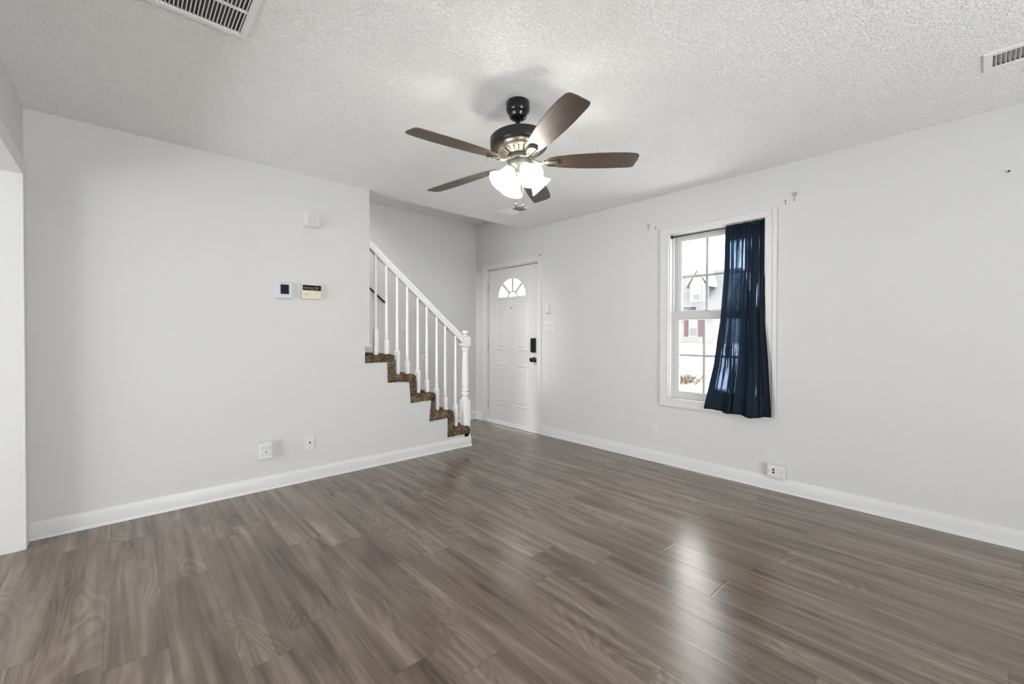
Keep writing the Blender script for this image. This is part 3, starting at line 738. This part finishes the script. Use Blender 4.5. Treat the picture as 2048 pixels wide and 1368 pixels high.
b = MB()
for z, hh in ((.018, .006), (-.002, .006)): b.box(.013, .026, -.0416, -.0405, z-hh, z+hh, .0005)
b.build('blank_ports', mat('pale_grey_plastic', (.60, .60, .60), .5), e)
for x in (-.043, .041):
    b = MB(); screw(b, x, .004, -.041, .003); b.build('screw', 'hole', e)
# stair back wall switch and ring
e = thing('single_switch_plate', (2.537, BK, 1.270), 'white single switch plate on the stair wall seen between balusters', 'light switch')
MB().box(-.035, .035, -.006, 0, -.057, .057, .003).build('plate', 'plastic', e)
b = MB(); b.prism([(-.006, -.012), (-.006, .012), (-.017, .011), (-.008, -.010)], -.005, .005, 'x'); b.build('toggle', 'plastic', e)
e = thing('wall_bumper', (2.822, BK, .866), 'round white wall bumper low on the stair wall behind balusters', 'wall bumper')
b = MB(); b.lathe([(.038, 0), (.038, .004), (.034, .009), (.028, .009), (.024, .005), (.0001, .005)], 28, Matrix.Rotation(PI/2, 4, 'X')); b.build('disc', 'plastic', e)
# curtain rod brackets, screw holes and a nail above the window
hk = None
for y, z, lab in ((2.100, 2.173, 'small white bent bracket left above the window'), (.927, 2.181, 'small white bent bracket right above the window')):
    e = thing('curtain_bracket', (UB, y, z), lab, 'bracket', 'bare curtain rod brackets', RB)
    b = MB(); b.tube([(-.004, -.001, -.030), (-.002, -.004, -.005), (.002, -.012, .012)], .0035, 8); b.build('shank', 'bracketgrey', e)
    b = MB(); b.tube([(-.013, -.018, .022), (-.006, -.018, .027), (.008, -.018, .027), (.014, -.017, .022), (.010, -.015, .016), (.001, -.013, .012), (-.010, -.014, .016), (-.013, -.018, .022)], .0032, 8); b.build('hook', 'bracketgrey', e)
    b = MB(); screw(b, -.004, -.024, -.003, .003); b.build('screw', 'steel', e)
for y, z, lab in ((2.034, 2.163, 'upper dark screw hole beside the left curtain bracket'), (2.034, 2.147, 'lower dark screw hole beside the left curtain bracket'), (.988, 2.166, 'upper dark screw hole beside the right curtain bracket'), (.988, 2.148, 'lower dark screw hole beside the right curtain bracket')):
    b = MB(); b.lathe([(.0048, 0), (.0044, .0008), (.002, .0008), (.0001, .0003)], 12, Matrix.Rotation(PI/2, 4, 'X'))
    o = b.build('wall_anchor', 'hole', loc=(UB, y, z)); o.rotation_euler = (0, 0, RB); tag(o, lab, 'wall anchor', 'wall anchors above the window')
b = MB(); b.tube([(0, 0, 0), (.003, -.014, .001)], .003, 8); b.lathe([(.005, 0), (.005, .002), (.0001, .003)], 10, Matrix.Translation((.003, -.014, .001)) @ Matrix.Rotation(PI/2, 4, 'X'))
o = b.build('wall_nail', 'bronze', loc=(UB, -.091, 2.079)); o.rotation_euler = (0, 0, RB); tag(o, 'dark nail stuck in the right wall below the ceiling register', 'nail')

# ------------------------------------------------------------------ ceiling grilles
def grille(name, label, x0, x1, y0, y1, fw, cells, nslat, along, angle, depth=.010, right_dark=False, group=None):
    """cells: list of (u0,u1) fractions across the slats' length; slats run along `along`"""
    e = thing(name, ((x0+x1)/2, (y0+y1)/2, H), label, 'vent', group)
    cx, cy = (x0+x1)/2, (y0+y1)/2; X0, X1, Y0, Y1 = x0-cx, x1-cx, y0-cy, y1-cy
    b = MB(); t = depth
    for p in (((X0, Y0), (X1, Y0), (X1-fw, Y0+fw), (X0+fw, Y0+fw)), ((X1, Y0), (X1, Y1), (X1-fw, Y1-fw), (X1-fw, Y0+fw)), ((X1, Y1), (X0, Y1), (X0+fw, Y1-fw), (X1-fw, Y1-fw)), ((X0, Y1), (X0, Y0), (X0+fw, Y0+fw), (X0+fw, Y1-fw))):
        b.prism(list(p), -t, 0, 'z', .002)
    b.build('frame', 'slat', e)
    ix0, ix1, iy0, iy1 = X0+fw, X1-fw, Y0+fw, Y1-fw
    return e, ix0, ix1, iy0, iy1
def liner(e, x0, x1, y0, y1, zt):
    b = MB(); t = .0012
    for p in ((x0, x0+t, y0, y1), (x1-t, x1, y0, y1), (x0+t, x1-t, y0, y0+t), (x0+t, x1-t, y1-t, y1)): b.box(*p, .0005, zt)
    b.build('duct_collar', 'duct', e)
# large return grille at the top left
e, ix0, ix1, iy0, iy1 = grille('return_grille', 'large white louvred return air grille in the ceiling near the camera', -.16, .396, 1.585, 2.133, .027, None, 0, 'y', 0)
rows = [(iy0, 1.772-1.859), (1.782-1.859, 1.948-1.859), (1.958-1.859, iy1)]
b = MB()
for r0, r1 in zip(rows, rows[1:]): b.box(ix0, ix1, r0[1], r1[0], -.008, -.001)
b.build('cross_bar', 'slat', e)
nsl = 40; pitch = (ix1-ix0)/nsl
for k in range(nsl):
    x = ix0+(k+.5)*pitch
    b = MB()
    for r0, r1 in rows: b.box(x-.0017, x+.0017, r0, r1, -.0078, -.001, 0)
    b.build('slat', 'slat', e)
MB().box(ix0, ix1, iy0, iy1, .030, .033).build('filter', mat('grey_filter', (.13, .13, .13), .9), e)
liner(e, ix0, ix1, iy0, iy1, .034)
# register at the right edge
e, ix0, ix1, iy0, iy1 = grille('ceiling_register', 'white ceiling register at the right edge of the photo', 2.884, 3.072, -.36, .006, .030, None, 0, 'x', 0, .006)
nsl = 21; pitch = (iy1-iy0)/nsl
for k in range(nsl):
    y = iy1-(k+.5)*pitch
    MB().prism([(y-.0062, -.004), (y-.0050, -.004), (y+.0058, .009), (y+.0046, .009)], ix0, ix1, 'x').build('louver', 'slat', e)
MB().box(ix0, ix1, iy0, iy1, .06, .062).build('duct_opening', 'duct', e); liner(e, ix0, ix1, iy0, iy1, .062)
# register beyond the fan
e, ix0, ix1, iy0, iy1 = grille('ceiling_register', 'white ceiling register beyond the fan near the front door', 2.872, 3.064, 3.060, 3.378, .030, None, 0, 'x', 0, .006)
nsl = 16; pitch = (iy1-iy0)/nsl
for k in range(nsl):
    y = iy0+(k+.5)*pitch
    s = 1 if k < nsl*.5 else -1
    MB().prism([(y-s*.0070, -.003), (y-s*.0058, -.003), (y+s*.0072, .009), (y+s*.0060, .009)], ix0, ix1, 'x').build('louver', 'slat', e)
MB().box(ix0, ix1, iy0, iy1, .06, .062).build('duct_opening', 'duct', e); liner(e, ix0, ix1, iy0, iy1, .062)

# ------------------------------------------------------------------ ceiling fan
def fan():
    e = thing('ceiling_fan', (1.602, 1.715, H), 'dark bronze ceiling fan with five walnut blades and four glass lights', 'ceiling fan')
    MB().lathe([(.062, 0), (.0645, -.004), (.0645, -.040), (.062, -.052), (.054, -.064), (.050, -.068), (.048, -.080), (.040, -.090), (.026, -.097), (.018, -.099)], 40).build('canopy', 'blackmetal', e)
    hub = Vector((1.607-1.602, 1.705-1.715, 2.111-H))
    nrm = Vector((-.020, .050, 1)).normalized(); X = (Vector((1, 0, 0))-nrm*nrm.x).normalized(); Yv = nrm.cross(X)
    T = Matrix((X, Yv, nrm)).transposed().to_4x4(); T.translation = hub
    L = lambda z: Matrix.Translation((0, 0, z-2.111))
    def part(b, name, m_, par=e, sm=35):
        o = b.build(name, m_, par, smooth=sm)
        if par is e: o.matrix_local = T
        return o
    b = MB(); b.lathe([(.0125, 2.36-2.111), (.0125, 2.25-2.111)], 20); b.lathe([(.022, 2.275-2.111), (.026, 2.262-2.111), (.030, 2.250-2.111)], 24); part(b, 'downrod', 'blackmetal')
    z = lambda v: v-2.111
    b = MB(); b.lathe([(.030, z(2.252)), (.120, z(2.253)), (.148, z(2.250)), (.156, z(2.243)), (.157, z(2.232)), (.157, z(2.200)), (.154, z(2.190)), (.150, z(2.186)), (.140, z(2.180)), (.118, z(2.176))], 64)
    mo = part(b, 'motor_housing', 'bronze')
    b = MB(); b.lathe([(.118, z(2.177)), (.112, z(2.170)), (.095, z(2.160)), (.076, z(2.150)), (.066, z(2.146))], 64)
    vr = part(b, 'vent_ring', 'brass')
    b = MB()
    for k in range(24):
        a = 2*PI*k/24
        Tm = Matrix.Rotation(a, 4, 'Z')
        b.add([Tm @ Vector(p) for p in ((.078, -.0022, z(2.1495)), (.078, .0022, z(2.1495)), (.106, .0042, z(2.1648)), (.106, -.0042, z(2.1648)))], [(0, 1, 2, 3)])
    b.build('vent_slots', 'hole', vr)
    b = MB(); b.lathe([(.066, z(2.148)), (.070, z(2.142)), (.070, z(2.124)), (.066, z(2.118)), (.064, z(2.116)), (.064, z(2.113)), (.067, z(2.110)), (.067, z(2.092)), (.063, z(2.082)), (.050, z(2.070)), (.034, z(2.060)), (.022, z(2.052)), (.018, z(2.040)), (.016, z(2.018)), (.011, z(2.012)), (.006, z(2.004)), (.0001, z(2.002))], 48)
    sw = part(b, 'switch_housing', 'pewter')
    # blades on their irons
    th0, pitch = math.radians(-40.56), math.radians(-12.02)
    def outline():
        A_ = [(.160, .030), (.150, .022), (.1475, 0.0)]
        top = [(.165, .036), (.20, .046), (.26, .057), (.34, .066), (.42, .0715), (.50, .074), (.58, .0745), (.622, .0738), (.640, .0690), (.6445, .060)]
        bot = [(.6520, .0), (.6505, -.028), (.645, -.0380), (.630, -.0460), (.58, -.0545), (.50, -.0590), (.42, -.0590), (.34, -.0560), (.26, -.0500), (.20, -.0420), (.165, -.034), (.150, -.024)]
        return top+bot+[(.1465, -.004), (.150, .020)]
    OUT = outline()
    blade_me = None; parts = []
    for k in range(5):
        t = th0-math.radians(72*k)
        Bm = T @ Matrix.Rotation(t, 4, 'Z') @ Matrix.Rotation(pitch, 4, 'X')
        if k == 0:
            b = MB(); b.prism(OUT, -.003, .003, 'z', .0012); bl = b.build('blade', 'blade', e)
            b = MB()   # iron: neck from flywheel, shaped plate with raised loop under the blade
            b.tube([(.060, 0, .022), (.085, 0, .006), (.105, 0, -.006), (.135, 0, -.008)], [.008, .0075, .0075, .009], 10)
            pl = [(.120, -.012), (.135, -.020), (.165, -.025), (.195, -.025), (.210, -.016), (.213, 0), (.210, .016), (.195, .025), (.165, .025), (.135, .020), (.120, .012)]
            b.prism(pl, -.008, -.003, 'z', .0015); ir = b.build('blade_iron', 'brass', e, smooth=40)
            b = MB(); b.tube([(.130, -.016, -.009), (.165, -.022, -.011), (.196, -.022, -.012), (.207, -.012, -.012), (.210, 0, -.012), (.207, .012, -.012), (.196, .022, -.012), (.165, .022, -.011), (.130, .016, -.009)], .004, 8); lp = b.build('raised_rim', 'bronze', ir)
            parts = [bl, ir]
        else:
            bl = parts[0].copy(); COL.objects.link(bl); ir = copy_tree(parts[1])
        bl.matrix_local = Bm; ir.matrix_local = Bm
        for q in (bl, ir): q.parent = e
    # four bell shades
    az0 = yaw+PI+math.radians(24)
    sh = None
    for k in range(4):
        a = az0-k*PI/2
        ax = Vector((math.cos(a)*math.sin(math.radians(45)), math.sin(a)*math.sin(math.radians(45)), -math.cos(math.radians(45))))
        o0 = Vector((math.cos(a)*.040, math.sin(a)*.040, z(2.078)))
        u = Vector((-math.sin(a), math.cos(a), 0)); v = ax.cross(u)
        Sm = T @ (Matrix.Translation(o0) @ Matrix((u, v, ax)).transposed().to_4x4())
        if k == 0:
            b = MB(); b.lathe([(.010, -.010), (.013, .004), (.022, .008), (.024, .012), (.024, .024), (.020, .026)], 24); so = b.build('lamp_holder', 'brass', e, smooth=35)
            prof = [(.026, .018), (.030, .026), (.0345, .040), (.0365, .056), (.0385, .072), (.044, .090), (.053, .107), (.063, .121), (.067, .126)]
            b = MB(); b.lathe(prof+[(.0655, .1275)]+[(r-.0022, zz+.0008) for r, zz in reversed(prof)], 40, cap=False); sh = b.build('lamp_shade', 'shade', so, smooth=50)
            b = MB(); b.lathe([(.011, .024), (.012, .040), (.018, .054), (.0255, .070), (.028, .082), (.025, .096), (.016, .106), (.0001, .109)], 20); b.build('bulb', 'bulb', so, smooth=60)
            first = so
        else: so = copy_tree(first)
        so.parent = e; so.matrix_local = Sm
        l = bpy.data.lights.new('bulb_light', 'POINT'); l.energy = BULB_W; l.shadow_soft_size = .022; l.color = (1, .985, .97)
        lo = bpy.data.objects.new('bulb_light', l); COL.objects.link(lo); lo.parent = e; lo.matrix_local = Sm @ Matrix.Translation((0, 0, .080))
    # pull chains hang plumb
    for (x, y, zt, zb) in ((-.004+.006, .026-.01, 2.075, 1.893), (.010, -.030, 2.085, 1.876)):
        b = MB(); b.tube([(x, y, zt-H), (x, y, zb-H)], .0013, 6); pc = b.build('pull_chain', 'brass', e)
        b = MB(); b.lathe([(.003, zb-H+.004), (.0075, zb-H), (.0085, zb-H-.008), (.006, zb-H-.014), (.008, zb-H-.019), (.005, zb-H-.024), (.0001, zb-H-.025)], 14, Matrix.Translation((x, y, 0))); b.build('chain_pull', 'pewter', pc)
fan()

# ------------------------------------------------------------------ outside
def outside():
    b = MB(); vs = []; nx, ny = 60, 60
    for i in range(nx+1):
        x = UB+.35+(70-UB)*(i/nx)**1.6
        for j in range(ny+1):
            y = -30+90*j/ny; t = (x-4)/41
            zz = -.45+.62*min(1, max(0, t))**1.2+.05*math.sin(y*.5+x*.21)*min(1, t*3)+.03*math.sin(y*1.3+x*.7)
            vs.append((x, y, zz))
    fs = [(i*(ny+1)+j, (i+1)*(ny+1)+j, (i+1)*(ny+1)+j+1, i*(ny+1)+j+1) for i in range(nx) for j in range(ny)]
    b.add(vs, fs, True); g = b.build('ground', 'snow'); g['kind'] = 'structure'
    e = thing('neighbour_house', (45, 22, 0), 'white sided house with grey roof seen through the window', 'house')
    Y = lambda y: y-22
    wz = .2
    b = MB(); b.box(0, 8, Y(18.55), Y(34), -.4, 3.2); b.build('wall', 'siding', e)
    b = MB(); b.box(-.05, .1, Y(18.40), Y(18.62), -.4, 3.2); b.box(-.03, .05, Y(18.6), Y(34), 3.0, 3.2); b.build('corner_trim', 'housetrim', e)
    # main roof: slope from the eave to the ridge, then down behind
    b = MB(); b.prism([(-.5, 3.1), (5, 8.5), (10, 3.1), (10, 2.95), (5, 8.33), (-.5, 2.95)], Y(17.6), Y(35), 'y'); b.build('roof', 'shingle', e)
    b = MB(); b.box(-.6, -.45, Y(17.6), Y(35), 2.93, 3.12); b.build('gutter', 'housetrim', e)
    # dormer
    d = 46.1/45; yl, yr, dx = Y(21.15*d), Y(19.47*d), 1.1; yc = (yl+yr)/2
    b = MB(); b.prism([(yr, 4.4), (yl, 4.4), (yl, 6.6), (yc, 8.2), (yr, 6.6)], dx, 5, 'x'); dw = b.build('dormer', 'siding', e)
    b = MB()
    for s in (-1, 1):
        p0, p1 = (yc, 8.62), (yc+s*1.33, 6.60)
        b.prism([p0, p1, (p1[0], p1[1]-.30), (p0[0], p0[1]-.42)], dx-.16, 5.1, 'x')
    b.build('dormer_roof', 'housetrim', dw)
    b = MB(); d2 = d
    y0, y1, z0, z1 = Y(20.02*d), Y(20.72*d), 4.95, 6.25
    b.box(dx-.06, dx+.02, y0-.16, y1+.16, z0-.2, z1+.18); b.build('window_frame', 'housetrim', dw)
    MB().box(dx-.09, dx-.05, y0, y1, z0, (z0+z1)/2-.05).build('lower_pane', 'housepane', dw)
    MB().box(dx-.09, dx-.05, y0, y1, (z0+z1)/2+.05, z1).build('upper_pane', mat('bright_pane', (0.235, 0.245, 0.250), .2), dw)
    # lower window with shutters
    b = MB(); b.box(-.06, .02, Y(20.24), Y(21.20), .94, 2.85); wf = b.build('window_frame', 'housetrim', e)
    MB().box(-.09, -.05, Y(20.31), Y(21.12), 1.03, 1.87).build('lower_pane', 'housepane', wf); MB().box(-.09, -.05, Y(20.31), Y(21.12), 1.95, 2.77).build('upper_pane', mat('bright_pane_low', (0.227, 0.235, 0.240), .2), wf)
    for y0, y1 in ((21.26, 21.72), (19.72, 20.17)):
        b = MB(); b.box(-.06, .01, Y(y0), Y(y1), .97, 2.82, .01)
        for k in range(18): b.box(-.075, -.055, Y(y0)+.05, Y(y1)-.05, 1.05+k*.094, 1.10+k*.094)
        b.build('shutter', 'shutter', e)
    # dry grass, twigs and overhead wire
    rnd = random.Random(3); b = MB()
    for k in range(150):
        x, y = rnd.gauss(0, .35), rnd.gauss(0, .22); a = rnd.uniform(0, 6.28); l = rnd.uniform(.25, .58); lean = rnd.uniform(.7, 1.15)
        p0 = Vector((x, y, 0)); p1 = p0+Vector((math.cos(a)*l*lean*.5, math.sin(a)*l*lean*.5, l*.55)); p2 = p0+Vector((math.cos(a)*l*lean, math.sin(a)*l*lean, l*(.7-.4*lean)))
        b.tube([p0, p1, p2], [.010, .008, .003], 4)
    o = b.build('dry_grass_clump', 'straw', loc=(13.2, 6.35, -.37)); tag(o, 'tan dry grass clump poking through the snow outside the window', 'grass', kind='stuff')
    b = MB()
    for k in range(46):
        x, y = rnd.uniform(-.5, .5), rnd.uniform(-1.1, 1.3); a = rnd.uniform(0, 6.28); l = rnd.uniform(.3, .9)
        p0 = Vector((x, y, -.03)); p1 = p0+Vector((math.cos(a)*l*.5, math.sin(a)*l*.5, l*.42)); p2 = p1+Vector((math.cos(a+.6)*l*.5, math.sin(a+.6)*l*.5, l*.1))
        b.tube([p0, p1, p2], [.006, .005, .003], 4)
    o = b.build('bare_twigs', 'twig', loc=(16.9, 7.3, -.34)); tag(o, 'thin grey twigs lying across the snow outside the window', 'twigs', kind='stuff')
    b = MB(); b.tube([(49.4-45-19.6, 22.25-22-7.55, 5.9), (49.4-45-9.6, .25-3.6, 6.95), (4.4, .25, 8.10)], .014, 5); b.build('service_wire', 'twig', bpy.data.objects['neighbour_house'])
outside()
